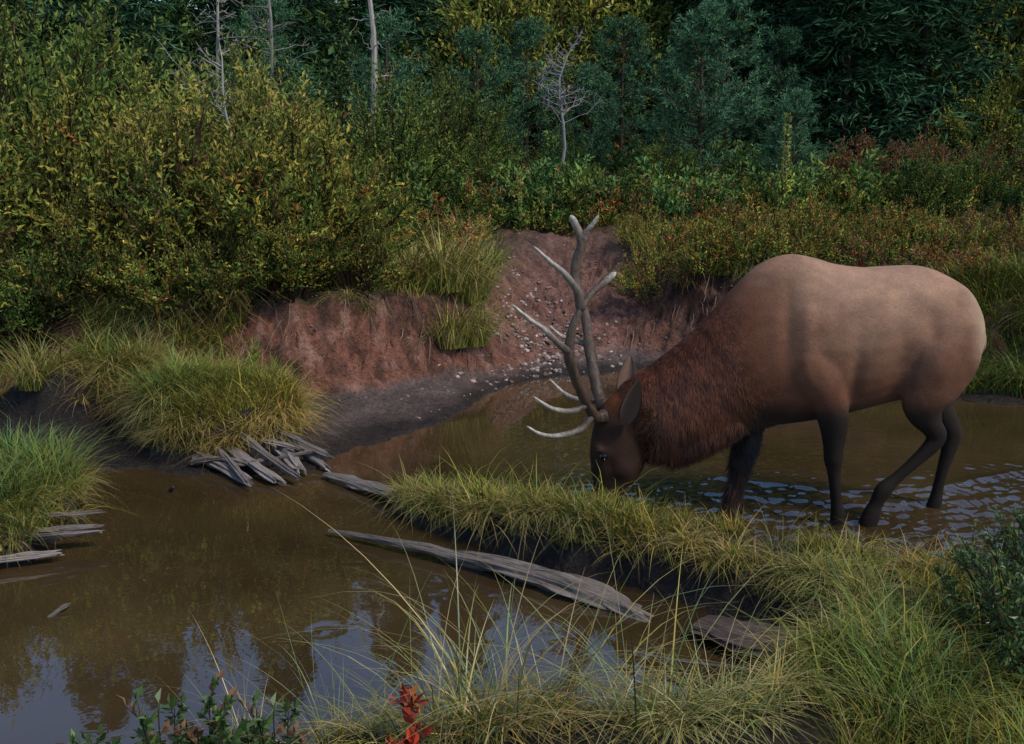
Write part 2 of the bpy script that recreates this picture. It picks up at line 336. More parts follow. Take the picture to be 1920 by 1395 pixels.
def scatter(name,protos,pts,idxs,scl,tilt=.12):
    n=len(pts)
    col=bpy.data.collections.new(name+'_parts')
    for i,me in enumerate(protos):
        o=bpy.data.objects.new('%s_kind_%02d'%(name,i),me);col.objects.link(o)
    me=bpy.data.meshes.new(name);me.vertices.add(n);me.vertices.foreach_set('co',np.asarray(pts,np.float32).ravel())
    a=me.attributes.new('rot','FLOAT_VECTOR','POINT')
    a.data.foreach_set('vector',np.stack([rng.normal(size=n)*tilt,rng.normal(size=n)*tilt,rng.random(n)*6.283],1).astype(np.float32).ravel())
    a=me.attributes.new('scl','FLOAT_VECTOR','POINT')
    s=np.asarray(scl,np.float32); s=np.stack([s,s,s*(.85+.3*rng.random(n))],1)
    a.data.foreach_set('vector',s.astype(np.float32).ravel())
    a=me.attributes.new('idx','INT','POINT');a.data.foreach_set('value',np.asarray(idxs,np.int32))
    me.update()
    o=link(name,me)
    ng=bpy.data.node_groups.new(name,'GeometryNodeTree')
    ng.interface.new_socket('Geometry',in_out='INPUT',socket_type='NodeSocketGeometry')
    ng.interface.new_socket('Geometry',in_out='OUTPUT',socket_type='NodeSocketGeometry')
    N=ng.nodes;L=ng.links;gi=N.new('NodeGroupInput');go=N.new('NodeGroupOutput')
    ip=N.new('GeometryNodeInstanceOnPoints');ci=N.new('GeometryNodeCollectionInfo')
    ci.inputs['Collection'].default_value=col;ci.inputs['Separate Children'].default_value=True;ci.inputs['Reset Children'].default_value=True
    def na(nm,t):
        q=N.new('GeometryNodeInputNamedAttribute');q.data_type=t;q.inputs['Name'].default_value=nm;return q.outputs['Attribute']
    er=N.new('FunctionNodeEulerToRotation');L.new(na('rot','FLOAT_VECTOR'),er.inputs[0])
    L.new(gi.outputs[0],ip.inputs['Points']);L.new(ci.outputs[0],ip.inputs['Instance']);ip.inputs['Pick Instance'].default_value=True
    L.new(na('idx','INT'),ip.inputs['Instance Index']);L.new(er.outputs[0],ip.inputs['Rotation']);L.new(na('scl','FLOAT_VECTOR'),ip.inputs['Scale'])
    L.new(ip.outputs[0],go.inputs[0])
    md=o.modifiers.new('instances','NODES');md.node_group=ng
    return o
def tuft(n,Ln,rad,wd,lean,droop,cols,wts,seg=4,straw=.25):
    az=rng.random(n)*6.283;ln=Ln*(.4+.75*rng.random(n)**1.5);le=lean*(.2+rng.random(n));dr=droop*(.3+rng.random(n))
    br=rad*np.sqrt(rng.random(n));ba=rng.random(n)*6.283
    base=np.stack([br*np.cos(ba),br*np.sin(ba),np.full(n,-.02)],1)
    az=np.where(rng.random(n)<.6,ba+rng.normal(size=n)*.6,az)
    t=np.linspace(0,1,seg+1)
    hz=ln[:,None]*(le[:,None]*t+dr[:,None]*.55*t**2);zz=ln[:,None]*(t-dr[:,None]*.62*t**2.4)
    wob=(rng.normal(size=n)*.08*ln)[:,None]*t**2
    ca,sa=np.cos(az)[:,None],np.sin(az)[:,None]
    P=np.stack([base[:,0:1]+ca*hz-sa*wob,base[:,1:2]+sa*hz+ca*wob,base[:,2:3]+zz],-1)
    tw=az+np.pi/2+rng.normal(size=n)*.5
    W=np.stack([np.cos(tw),np.sin(tw),np.zeros(n)],-1)[:,None]*(wd*(.6+.7*rng.random(n)))[:,None,None]*((1-t**1.8)*.95+.05)[None,:,None]
    V=np.stack([P-W/2,P+W/2],2).reshape(-1,3)
    k=(seg+1)*2;j=np.arange(seg)*2
    f=np.stack([j,j+1,j+3,j+2],-1)
    F=(f[None]+(np.arange(n)*k)[:,None,None]).reshape(-1,4)
    C=pal(cols,wts,n,.28)[:,None,None]*np.ones((1,seg+1,2,1))
    dry=np.array(STR);q=(straw*rng.random(n)*1.6).clip(0,1)[:,None,None,None]*(t**1.5)[None,:,None,None]
    C=C*(1-q)+dry*q
    return V,F,C.reshape(-1,3)
def tuft_me(name,*a,**k):
    V,F,C=tuft(*a,**k);return fast_mesh(name,V,F,C,False,M_sedge)
gg=[(.085,.125,.022),(.165,.175,.032),(.30,.235,.05),STR,(.06,.12,.04)]
TN=[tuft(30,.18,.07,.0046,.45,.7,gg,w,3,.25) for w in [(4,3,1.5,.5,0),(3,3,3,.8,0),(4,2,1,.3,1),(2,3,3,1.5,0)]]
TN+=[tuft(30,.34,.08,.0052,.4,.8,gg,w,4,.25) for w in [(3,3,2,.6,0),(3,3,1.5,.5,1)]]
TN+=[tuft(36,.26,.05,.0052,.7,1.6,gg,w,5,.85) for w in [(1,1,2,3,0),(2,2,2,2,0)]]
TF=[tuft(16,.22,.10,.009,.4,.5,gg,w,2) for w in [(3,3,2,1,0),(2,3,3,1,0),(3,2,1,.5,2),(1,1,2,3,0)]]
def sample(n,x0,x1,y0,y1): return x0+(x1-x0)*rng.random(n),y0+(y1-y0)*rng.random(n)
P=[];I=[];S=[]
def put(xs,ys,mask,ids,smin,smax,dz=0):
    xs=xs[mask];ys=ys[mask];zz=H(xs,ys)+dz
    P.append(np.stack([xs,ys,zz],1));I.append(rng.choice(ids,len(xs)));S.append((smin+(smax-smin)*rng.random(len(xs)))*(.65+.7*fbm(xs*4,ys*4,79)))
xs,ys=sample(9500,-.9,4.5,2.6,6.1);_,dT,_=zones(xs,ys);ck=fbm(xs*2.6,ys*2.6,51)
bk=np.interp(xs,[-.9,-.2,.3,.75,1.3],[6,5.8,5.36,5.02,4.68])-ys   # distance in front of the back edge
put(xs,ys,(dT>.05)&(ck>.36)&(xs<1.1)&(bk<.45)&~((ys<3.5)&(xs<1.0)),[0,1,2,3,3,1],.5,.9)
put(xs,ys,(dT>.05)&(ck>.40)&(xs<1.1)&(bk>=.3)&~((ys<3.5)&(xs<1.0)),[0,1,2,3,3,1,4],.65,1.15)
put(xs,ys,(dT>.05)&(ck>.38)&(xs>=1.1)&(ys>4.0),[0,1,2,3,4],.45,.85)
put(xs,ys,(dT>.05)&(ck>.40)&(xs>=1.1)&(ys<=4.0),[0,1,2,3,4,5],.7,1.15)
xs,ys=sample(15000,-1.0,4.5,2.9,6.1);_,dT,_=zones(xs,ys)
bk=np.interp(xs,[-.9,-.2,.3,.75,1.3],[6,5.8,5.36,5.02,4.68])-ys
put(xs,ys,(dT>.05)&(dT<.12)&(xs<2)&(bk>.2),[6,7,3],.6,1.05)
xs,ys=sample(3600,-5,-2.2,4.2,6.1);_,_,dI=zones(xs,ys)
put(xs,ys,(dI>.06),[0,1,2,5],.85,1.3);put(xs,ys,(dI>.04)&(dI<.14),[4,6,7],.6,.9)
xs,ys=sample(2600,-2.8,-1.2,6.2,7.8);tz=tuss(xs,ys)
put(xs,ys,(tz>.17),[0,1,3,3,4],.75,1.15);put(xs,ys,(tz>.05)&(tz<.25),[6,6,7,3],.7,1.1)
xs,ys=sample(2400,-5,-2.2,6.9,8.6);tz=tuss(xs,ys);bt_,_=bankt(xs,ys);ck=fbm(xs*2.5,ys*2.5,57)
put(xs,ys,((tz>.1)|(bt_>.3))&(ck>.46),[4,5,1,6,7],.8,1.4)
xs,ys=sample(1600,3.0,6,7.6,9.5);put(xs,ys,zones(xs,ys)[0]>.25,[4,5,1],.9,1.5)
xs,ys=sample(6000,-2.6,5,8,10.6);bt_,_=bankt(xs,ys);track=np.exp(-((xs-.62)/.75)**2)
put(xs,ys,(bt_>.75)&(bt_<.99)&(track<.2)&(fbm(xs*2,ys*2,58)>.46),[6,7,6],.6,1.2)
bake('grass',TN,np.vstack(P),np.concatenate(I),np.concatenate(S),.18,M_grass,hue=.35)
P=[];I=[];S=[]
xs,ys=sample(17000,-7,9,8.8,14);bt_,_=bankt(xs,ys);ck=fbm(xs*1.3,ys*1.3,52);track=np.exp(-((xs-.62)/.75)**2)*(ys<12.9)
put(xs,ys,(bt_>.9)&(track<.35)&(ck>.45),[0,1,3,1],.8,1.5)
xs,ys=sample(6000,-10,14,14,20);ck=fbm(xs*.9,ys*.9,53);put(xs,ys,ck>.45,[0,1,2],1.4,2.4)
bake('meadow_grass',TF,np.vstack(P),np.concatenate(I),np.concatenate(S),.15,M_grass,.2,.3)
# ------------------------------------------------------------------ low heath plants
def lowp(h,r,n,ll,cols,wts,tc=None):
    mb=shrub_mb(h,r,6,n//6,n,ll,cols,wts,twig=0,top_col=tc,lw=.5);return mb.arrays()
LOW=[lowp(.38,.28,330,.040,[G_M,G_Y,G_D],[3,2.5,1.5],(.32,.32,.08)),
     lowp(.34,.28,330,.038,[G_Y,Y_,O_,G_M],[3,1.2,1.2,3],(.42,.30,.08)),
     lowp(.32,.26,300,.034,[O_,R_,BR,G_Y],[1.8,.6,3.5,2]),
     lowp(.5,.30,330,.052,[G_D,G_M,G_B],[2,3,2],(.20,.27,.08)),
     lowp(.42,.32,300,.040,[BR,O_,G_M,R_],[3,.8,2.2,.5],(.30,.16,.08))]
P=[];I=[];S=[]
xs,ys=sample(5600,-7,12,8.6,20);bt_,_=bankt(xs,ys);track=np.exp(-((xs-.62)/.8)**2)*(ys<12.9);ck=fbm(xs*.7,ys*.7,61)
mk=(bt_>.9)&(track<.3);near=ys<13.0
rd=rng.random(len(xs))
put(xs,ys,mk&near&(ck>.36)&(rd<.40),[0,1,2,1,4,2],.45,1.0)
put(xs,ys,mk&near&(xs>1.0)&(rd>.40)&(rd<.72),[2,4,1,4],.45,1.0)
put(xs,ys,mk&~near&(ck>.52),[0,1,1,3,0,4],.9,1.8)
put(xs,ys,mk&~near&(ck<.45),[0,4,1,0,3,2],.9,1.7)
put(xs,ys,mk&~near&(ck>=.45)&(ck<=.52),[0,3,2,4],.8,1.5)
bake('heath_undergrowth',LOW,np.vstack(P),np.concatenate(I),np.concatenate(S),.12,M_heath,.2,.35)
P=[];I=[];S=[]
xs,ys=sample(1300,-22,26,20,32);put(xs,ys,xs>-99,[0,3,3,1,0],3.0,5.5)
bake('hillside_brush',LOW,np.vstack(P),np.concatenate(I),np.concatenate(S),.12,M_heath,.25,.2)
# ------------------------------------------------------------------ big shrubs
SB=[shrub('willow_a',1.75,1.0,55,1150,9200,.070,[G_M,G_Y,Y_,O_,G_D],[3.4,4,1.5,.7,2.4],top_col=(.50,.41,.09)),
    shrub('willow_b',1.9,1.0,55,1150,9200,.068,[G_M,G_Y,Y_,BR,G_D],[3.4,4,1.4,1,2.4],top_col=(.46,.37,.10)),
    shrub('alder_green',2.2,1.1,50,1000,8000,.076,[G_D,G_M,G_Y],[2,3,1.5],top_col=(.25,.30,.08)),
    shrub('red_shrub',1.3,1.0,45,800,7000,.055,[BR,R_,O_,G_D],[5,.6,1,1.5],top_col=(.32,.15,.09)),
    shrub('dark_alder',1.8,1.1,45,900,7000,.07,[G_D,G_B,G_M],[3,3,1.5],top_col=(.16,.25,.09)),
    shrub('gold_alder',2.0,1.1,45,900,7500,.07,[G_Y,G_M,Y_],[4,3,1],top_col=(.38,.38,.08))]
def place(name,me,x_,y_,s=1,dz=-.05,sz=None,rz=None):
    return link(name,me,(x_,y_,float(H([x_],[y_])[0])+dz),(0,0,random.random()*6.28 if rz is None else rz),(s,s,sz or s))
for x_,y_,k,s in [(-1.80,9.0,0,.88),(-2.65,8.75,1,.88),(-3.6,8.75,0,.93),(-4.6,8.8,1,1.0),(-2.3,9.9,1,1.0),(-3.4,10.1,5,.98),(-4.6,10.4,2,1.15),(-5.7,9.5,2,1.1),(-6.3,11,2,1.3),(-1.7,10.2,0,.72),(-7.5,9.5,1,1.2),(-1.35,8.8,1,.45),(-1.8,8.5,0,.45),(-2.3,8.35,1,.46),(-2.8,8.25,0,.45),(-3.3,8.3,1,.5),(-3.9,8.15,2,.45),(-4.5,8.15,1,.5)]:
    place('willow_shrub',SB[k],x_,y_,s)
for x_,y_,k,s in [(-3.2,13,2,1.0),(-5.2,13.5,2,1.25),(-1.6,13.8,2,.85),(-7.5,14,2,1.4),(-.9,15.5,2,.9),(.9,16.0,4,.6),(6.9,12.8,2,.7),(8.1,13.5,4,.8),(5.9,13.6,2,.5),(8.6,11.6,2,.6),(7.6,11.2,2,.45),(9.5,16,2,1.1),(2.0,20,5,1.5),(.3,20.5,5,1.9),(1.2,22.5,5,2.4),(-2.5,18,4,1.3),(-5,18,4,1.4),(9.0,20,5,1.9),(12,19,2,1.6),(-9,18,2,1.6),(7.6,17.2,5,.9),(2.2,15.0,2,.5),(-.4,14.2,2,.5),(6.3,11.9,5,.45),(5.1,13.2,2,.45),(8.4,17.5,5,1.1)]:
    place('alder_shrub',SB[k],x_,y_,s)
for x_,y_,s in [(4.9,14.8,.8),(6.1,14.9,.95),(5.5,15.6,.95),(7.0,15.2,.8)]:
    place('huckleberry_shrub',SB[3],x_,y_,s)
yb_=shrub('yb',.8,.55,30,420,3600,.044,[G_Y,G_M,Y_,O_],[4,2.5,1.2,1.6],top_col=(.42,.30,.08))
for x_,y_,s in [(1.45,10.55,.75),(1.85,10.3,.8),(2.35,10.3,.85),(2.9,10.4,.8),(1.4,11.9,.6),(3.6,10.4,.7),(3.3,11.9,.7),(4.3,11.5,.7),(5.0,10.6,.7),(-.9,11.2,.6),(-.2,14.2,.8),(2.1,13.4,.7),(3.0,13.5,.7)]: place('blueberry_shrub',yb_,x_,y_,s)
dk=shrub('dk',.7,.45,26,380,2600,.04,[G_D,G_M,G_B],[4,2,2],top_col=(.12,.16,.05),mat=M_leafn)
for x_,y_,s in [(1.95,3.75,.7),(2.25,4.15,.65),(1.75,3.3,.75),(2.5,4.3,.7),(2.1,3.4,.85),(2.9,4.4,.7)]: place('bilberry_shrub',dk,x_,y_,s)
# ------------------------------------------------------------------ conifers
def spruce(name,h,nb,ns,cols,wts,base_r=.2,bare=.05,q=1,lnf=1):
    mb=MB();mb.tube(np.array([[0,0,-.3],[0,0,h*.5],[0.02,0,h]]),[h*.011,h*.007,.01],np.array((.035,.027,.022)),6)
    zf=bare+(1-bare)*rng.random(nb)**1.15;z0=zf*h;az=rng.random(nb)*6.283
    L_=h*base_r*(1-zf)**.8*(.7+.5*rng.random(nb))+.12
    for j in range(0,nb,2):
        e=np.array([np.cos(az[j]),np.sin(az[j]),-.25])*L_[j]*.8
        mb.tube(np.stack([[0,0,z0[j]],np.array([0,0,z0[j]])+e]),[.012*h/8,.004],np.array((.04,.03,.025)),3)
    k=ns//nb
    t=.02+.98*rng.random((nb,k));side=rng.choice([-1,1],(nb,k));ln=L_[:,None]*(1-t)*.55+.10
    off=rng.random((nb,k));ca,sa=np.cos(az)[:,None],np.sin(az)[:,None]
    droop=-.28*t*L_[:,None]-.12*(t*L_[:,None])**2/np.maximum(L_[:,None],.3)+.14*L_[:,None]*t**3
    lat=side*ln*off
    px_=ca*t*L_[:,None]-sa*lat;py_=sa*t*L_[:,None]+ca*lat;pz_=z0[:,None]+droop-.12*np.abs(lat)+rng.normal(size=(nb,k))*.03
    Pp=np.stack([px_,py_,pz_],-1).reshape(-1,3)
    D=np.stack([ca*.7-sa*side*.7,sa*.7+ca*side*.7,-.15+0*t],-1).reshape(-1,3)+rng.normal(size=(nb*k,3))*.45
    C=pal(cols,wts,nb*k,.25)*(.7+.6*np.repeat(rng.random(nb),k))[:,None]
    leaves(mb,Pp,D,(.12+.08*rng.random(nb*k))*q,.030*q*lnf,C,.1)
    return mb.mesh(name,M_needle)
def pine(name,h,nb,cols,wts):
    mb=MB();mb.tube(np.array([[0,0,-.2],[.03,0,h*.5],[0,0,h]]),[.045*h/3,.03*h/3,.008],np.array((.07,.055,.04)),6)
    PP=[];DD=[]
    for j in range(nb):
        zf=.08+.9*random.random();az=random.random()*6.283;L_=h*.30*(1-zf)**.6*(.6+.6*random.random())+.1
        d=np.array([math.cos(az),math.sin(az),.25]);p0=np.array([0,0,zf*h]);tl=np.linspace(0,1,4)
        pts=p0+d*L_*tl[:,None]+np.array([0,0,.25])*L_*(tl**2)[:,None]
        mb.tube(pts,[.012,.009,.006,.004],np.array((.07,.055,.04)),3)
        for q in range(9):
            t=.2+.8*random.random();pp=p0+d*L_*t+np.array([0,0,.25])*L_*t*t
            sd=norm(d+np.array(rng.normal(size=3))*.6+np.array([0,0,.3]));PP.append(pp);DD.append(sd)
    PP=np.array(PP);DD=np.array(DD);k=20;n=len(PP)
    tt=rng.random((n,k));P_=(PP[:,None]+DD[:,None]*(.16*tt)[...,None]).reshape(-1,3)
    D=norm(np.repeat(DD,k,0)*.8+rng.normal(size=(n*k,3))*.6)
    leaves(mb,P_,D,.09,.013,pal(cols,wts,n*k,.25),.1)
    return mb.mesh(name,M_needle)
NB=[(.036,.086,.044),(.056,.125,.062),(.022,.054,.030)]
SP=[spruce('spruce%d'%i,9.8,230,12000,NB,w,.16,q=1.35) for i,w in enumerate([(2,1,2),(3,1,1)])]
SPs=[spruce('spruce_small',4.5,190,13000,NB,(2,2,1),.24,q=.85)]
PI=[pine('pine%d'%i,3,90,[(.07,.155,.085),(.115,.23,.115),(.05,.105,.06)],(3,2,1)) for i in range(2)]
for x_,y_,s in [(-.55,17.0,.85),(.25,17.8,.9),(1.25,16.9,.7),(2.7,15.6,.95),(3.25,16.5,1.05),(-1.9,16.5,.9),(1.9,18.6,.9),(4.3,17.5,.85),(-3.6,16.2,1.0),(3.9,14.9,.55)]:
    place('pine_tree',random.choice(PI),x_,y_,s)
for x_,y_,s in [(5.6,18.2,1.6),(7.0,18.6,1.9),(4.5,19.5,1.6),(6.3,20.5,2.0),(10.2,15.6,1.0),(-4.4,19,1.6),(-6.6,18,1.5),(-2.4,20.5,1.6),(-8.5,20,1.8),(11.5,18,1.6),(-1.0,22,1.6),(8.3,21,1.9),(3.4,22,1.5)]:
    place('spruce_tree',SPs[0],x_,y_,s)
n=75;ys=26+22*rng.random(n)**1.2;xs=(rng.random(n)*2-1)*(ys*.8+4)
ys=np.append(ys,[24,25,24.5,26,24,25.5,25,24,26,25,25.5,27]);xs=np.append(xs,[-9,-6.8,-4.6,-2.9,-1.0,4.2,6.2,8.4,11,13.5,3.4,1.6])
sc=(.62+.42*rng.random(len(xs)))*np.where(ys<27,.9,1)
scatter('conifer_forest',SP,np.stack([xs,ys,H(xs,ys)-.1],1),rng.integers(0,2,len(xs)),sc,.02)
def dead(name,h,r0,nb,colr,bl=.25,lean=0,curl=.3,seed=0,q0=.12,wig=.03):
    rs=np.random.default_rng(seed);mb=MB();col=np.array(colr)
    t=np.linspace(0,1,9);P_=np.stack([lean*t*h+wig*h*np.sin(t*7+seed)*t,.02*h*np.sin(t*7),t*h],1)
    mb.tube(P_,np.linspace(r0,.006,9),col,7,rough=.1)
    for j in range(nb):
        q=q0+(.97-q0)*rs.random();az=rs.random()*6.283;L_=h*bl*(1.05-q)*(.5+rs.random())+.1
        p0=np.array([np.interp(q,t,P_[:,i]) for i in range(3)])
        d=np.array([math.cos(az),math.sin(az),.1+.5*rs.random()])
        s_=np.linspace(0,1,6);pts=p0+d*L_*s_[:,None]+np.array([0,0,curl])*L_*(s_**2)[:,None]+rs.normal(size=(6,3))*.025*s_[:,None]
        mb.tube(pts,np.linspace(.010,.003,6)*(r0/.05)**.5,col*.9,4)
        for m_ in range(4):
            k=rs.integers(2,6);e=pts[k]+(d*.4+rs.normal(size=3)*.6)*L_*.35
            mb.tube(np.stack([pts[k],(pts[k]+e)/2+rs.normal(size=3)*.02,e]),[.004,.003,.002],col*.9,3)
    return mb.mesh(name,M_bark)
GRY=(.32,.29,.27)
place('dead_tree',dead('d1',3.9,.045,46,GRY,.16,.0,-.1,3),-3.85,14.2,1,0,rz=0)
place('dead_tree',dead('d2',4.3,.045,46,(.22,.20,.19),.16,.02,-.1,4),-3.35,14.8,1,0,rz=0)
place('dead_tree',dead('d3',5.0,.075,22,(.40,.36,.32),.08,.01,-.1,5),-2.1,16.0,1,0,rz=0)
place('dead_snag',dead('d4',2.4,.032,44,(.28,.26,.27),.24,.12,.2,6,.5,.08),.56,14.6,1,.0,rz=0)
place('dead_snag',dead('d5',1.3,.02,20,(.36,.33,.3),.5,-.1,.3,8),-3.0,11.6,1,.9,rz=0)
def mullein(h):
    mb=MB();mb.tube([[0,0,0],[.02,0,h*.5],[.03,0,h]],[.008,.007,.003],np.array((.16,.16,.05)),5)
    n=160;zz=h*(.35+.65*rng.random(n));a=rng.random(n)*6.28
    leaves(mb,np.stack([.015*np.cos(a),.015*np.sin(a),zz],1),np.stack([np.cos(a),np.sin(a),.8+0*a],1),.035,.02,pal([(.42,.38,.12),(.28,.30,.08)],[1,1],n))
    n=14;a=rng.random(n)*6.28
    leaves(mb,np.stack([0*a,0*a,h*.3*rng.random(n)],1),np.stack([np.cos(a),np.sin(a),.5+0*a],1),.2,.05,pal([G_M,G_Y],[1,1],n))
    return mb.mesh('mullein',M_leaf)
mu=mullein(1.0)
for x_,y_,s in [(3.35,13.1,1.4),(4.55,11.2,.6),(4.8,10.9,.5),(5.3,11,.7),(.1,12.9,.6),(5.7,10.4,.5),(2.0,12.4,.5),(3.1,14.2,.6),(4.2,13.0,.5)]: place('mullein_stalk',mu,x_,y_,s,rz=random.random()*6)
def hellebore():
    mb=MB();mb.tube([[0,0,0],[0,0,.5]],[.01,.006],np.array((.12,.16,.04)),5)
    for j in range(18):
        a=j*2.4;zz=.05+.03*j;D=np.array([[math.cos(a),math.sin(a),1.0]])
        leaves(mb,np.array([[0,0,zz]]),D,.20,.075,pal([(.17,.25,.05),(.25,.29,.06)],[1,1],1),.15)
    return mb.mesh('hellebore',M_leaf)
he=hellebore()
for x_,y_,s in [(.85,13.4,1.2),(1.05,13.7,1.2),(-2.05,7.5,.6),(-2.0,8.0,.5)]: place('hellebore_plant',he,x_,y_,s)
gl=[(.10,.15,.022),(.20,.21,.032),(.34,.28,.055),STR]
big=[tuft_me('bigclump%d'%i,430,.75,.16,.008,.35,1.05,gl,(3,4,3.5,1.5),6,.5) for i in range(2)]
for x_,y_,s in [(-.62,9.3,1.2),(-.38,9.45,1.05),(-.85,9.2,.9),(-.55,9.05,1.0),(-.35,9.15,.9)]: place('bunchgrass_clump',big[0],x_,y_,s,.0)
for x_,y_,s in [(-2.75,7.55,.7),(-3.4,7.3,.7),(-2.3,7.7,.85),(4.3,8.6,.7),(4.6,8.9,.8),(5.2,8.4,.8),(-.6,12.8,.8),(-.2,13.4,.7),(3.0,12.3,.6),(-3.9,7.6,.7),(-2.55,8.0,.6)]: place('bunchgrass_clump',big[1],x_,y_,s,-.02)
sg=[(.06,.115,.045),(.12,.18,.05),(.27,.24,.045),STR]
sedge=[tuft_me('sedge%d'%i,90,.85,.12,.0050,.5,.95,sg,(3,3,2.4,1.4),8,.75) for i in range(3)]
for x_,y_,s,k in [(-.55,3.0,.7,0),(-.3,3.1,.85,1),(-.05,3.0,1.0,2),(.15,3.1,.95,0),(.4,3.0,.95,1),(-.15,2.9,.9,1),(.65,3.05,.6,0),(-.8,2.85,.5,2),(1.3,3.3,.5,1),(1.5,3.9,.45,0),(1.2,4.5,.4,2),(-1.75,2.6,.55,0)]:
    place('sedge_clump',sedge[k],x_,y_,s,-.03)
redp=shrub('redp',.32,.11,6,14,84,.055,[(.40,.050,.022),(.26,.04,.02),(.40,.13,.04)],[3,2,1.5],up=.7,lw=.5,mat=M_leafn)
mixp=shrub('mixp',.30,.18,10,45,260,.05,[G_D,BR,G_M,O_],[3,1.5,2,.2],up=.7,lw=.55,mat=M_leafn)
place('red_leaf_plant',redp,-.24,2.76,.95);place('red_leaf_plant',redp,-.34,2.62,.65);place('red_leaf_plant',redp,-.5,2.62,.55)
for x_,y_,s in [(-1.0,2.72,.85),(-.82,2.65,.85),(-1.15,2.6,.7),(-.68,2.75,.8),(-.9,2.8,.8)]: place('leafy_seedling',mixp,x_,y_,s)
# ------------------------------------------------------------------ roots dangling from the cut bank
mb=MB()
for j in range(60):
    xx=random.uniform(-2.2,-.1) if j<42 else random.uniform(1.1,2.2)
    yy=float(np.interp(xx,XB,YB))+.42+random.uniform(-.1,.2)
    zz=float(H([xx],[yy])[0]);L_=random.uniform(.12,.38)
    s_=np.linspace(0,1,6);dx=random.uniform(-.25,.25)
    pts=[]
    for q in s_:
        X_=xx+dx*L_*q*2+random.uniform(-.012,.012);Y_2=yy-L_*1.0*q
        pts.append((X_,Y_2,max(float(H([X_],[Y_2])[0])+.02,zz-.8*L_*q)+random.uniform(-.005,.02)))
    mb.tube(pts,np.linspace(random.uniform(.003,.007),.0015,6),np.array((.17,.11,.08))*random.uniform(.6,1.7),4)
link('exposed_roots',mb.mesh('exposed_roots',M_bark))
# ------------------------------------------------------------------ stones
ps=[]
for i in range(3):
    bm=bmesh.new();bmesh.ops.create_icosphere(bm,subdivisions=1,radius=1)
    for v in bm.verts: v.co*=1+.25*math.sin(v.co.x*3+i)*math.cos(v.co.y*4+i)+.2*random.random();v.co.z*=.6
    V=np.array([v.co[:] for v in bm.verts]);F=np.array([[v.index for v in f.verts]+[f.verts[2].index] for f in bm.faces]);bm.free()
    ps.append((V,F,np.tile([(.24,.175,.155),(.32,.28,.26),(.16,.10,.08)][i],(len(V),1))))
P=[];I=[];S=[]
xs=.2+.40*rng.normal(size=800);ys=9.7+.6*rng.normal(size=800);dB,_,_=zones(xs,ys);put(xs,ys,(dB>.02),[0,1,2],.008,.026)
xs,ys=sample(900,-1.8,2.2,7.6,12.8);dB,_,_=zones(xs,ys);put(xs,ys,(dB>.02),[0,2,2],.005,.016)
bake('pebbles',ps,np.vstack(P),np.concatenate(I),np.concatenate(S),.3,M_rock,.3,0)
# ------------------------------------------------------------------ logs
def logo(name,pts,rad,flat,seed,col=(.22,.185,.165),rough=.3,k=20,grain=.4):
    P_=catmull(pts,9);R=np.interp(np.linspace(0,1,len(P_)),np.linspace(0,1,len(rad)),rad)
    mb=MB();mb.tube(P_,R,np.array(col),k,flat,rough,seed,grain);return link(name,mb.mesh(name,M_wood,False,True))
logo('driftwood_log',[(-.97,5.27,.03),(-.62,5.08,.04),(-.25,4.86,.045),(.12,4.63,.04),(.40,4.43,.015),(.58,4.30,-.03)],[.012,.028,.042,.055,.065,.06],.75,1,(.195,.16,.14),.3)
logo('driftwood_log',[(-1.16,6.27,.03),(-.9,6.02,.045),(-.62,5.7,.06)],[.02,.04,.05],.6,2,(.22,.185,.165),rough=.3)
def planks(specs,name,base=(.265,.222,.20)):
    e=bpy.data.objects.new(name,None);scene.collection.objects.link(e)
    for i,(a,b,r) in enumerate(specs):
        a=np.array(a);b=np.array(b);mid=(a+b)/2+np.array([random.uniform(-.04,.04),random.uniform(-.04,.04),random.uniform(-.01,.03)])
        P_=catmull([a,mid,b],9);mb=MB();R=np.linspace(r,r*.8,len(P_));R[-2:]*=[.95,.75]
        mb.tube(P_,R,np.array(base)*(.55+.75*random.random()),18,.8,.35,i+5,.6)
        o=link('branch_%d'%i,mb.mesh('branch',M_wood,False,True),parent=e)
planks([((-2.45,7.05,.10),(-1.62,6.16,.02),.045),((-2.30,7.1,.14),(-1.60,6.06,.05),.022),((-2.22,7.0,.16),(-1.44,6.13,.035),.045),((-2.16,6.95,.17),(-1.33,6.16,.06),.024),((-2.0,6.9,.17),(-1.56,6.42,.11),.03),((-1.84,7.0,.16),(-1.34,6.33,.045),.045),((-1.80,6.95,.17),(-1.20,6.50,.09),.02),((-1.62,6.95,.13),(-1.19,6.44,.03),.036),((-2.05,6.45,.05),(-1.72,6.34,.08),.022),((-1.66,6.7,.12),(-1.40,6.54,.12),.018),((-1.75,6.3,.07),(-1.25,6.58,.09),.015)],'rotten_log')
planks([((-3.3,4.85,.08),(-2.16,5.1,.10),.045),((-3.2,4.68,.03),(-2.3,4.9,.045),.035),((-3.0,4.9,.14),(-2.2,5.22,.15),.024),((-3.0,4.8,.13),(-2.28,5.0,.13),.018)],'rotten_log')
logo('wood_slab',[(.80,4.12,.05),(1.0,3.95,.06),(1.35,3.72,.09)],[.08,.12,.13],.28,9,(.10,.072,.062),.2,grain=.15)
logo('bare_branch',[(.52,3.88,.03),(.66,3.78,.05),(.8,3.76,.04),(.98,3.68,.06)],[.004,.007,.006,.003],1,4,(.25,.23,.24),.1,6,0)
logo('bare_branch',[(-2.04,4.27,-.01),(-1.99,4.34,.02),(-1.97,4.37,.025)],[.012,.016,.006],.5,6,(.2,.17,.15),grain=0)
logo('wood_chip',[(-2.05,6.05,.0),(-2.02,5.98,.04)],[.02,.008],.6,7,(.12,.09,.08),grain=0)
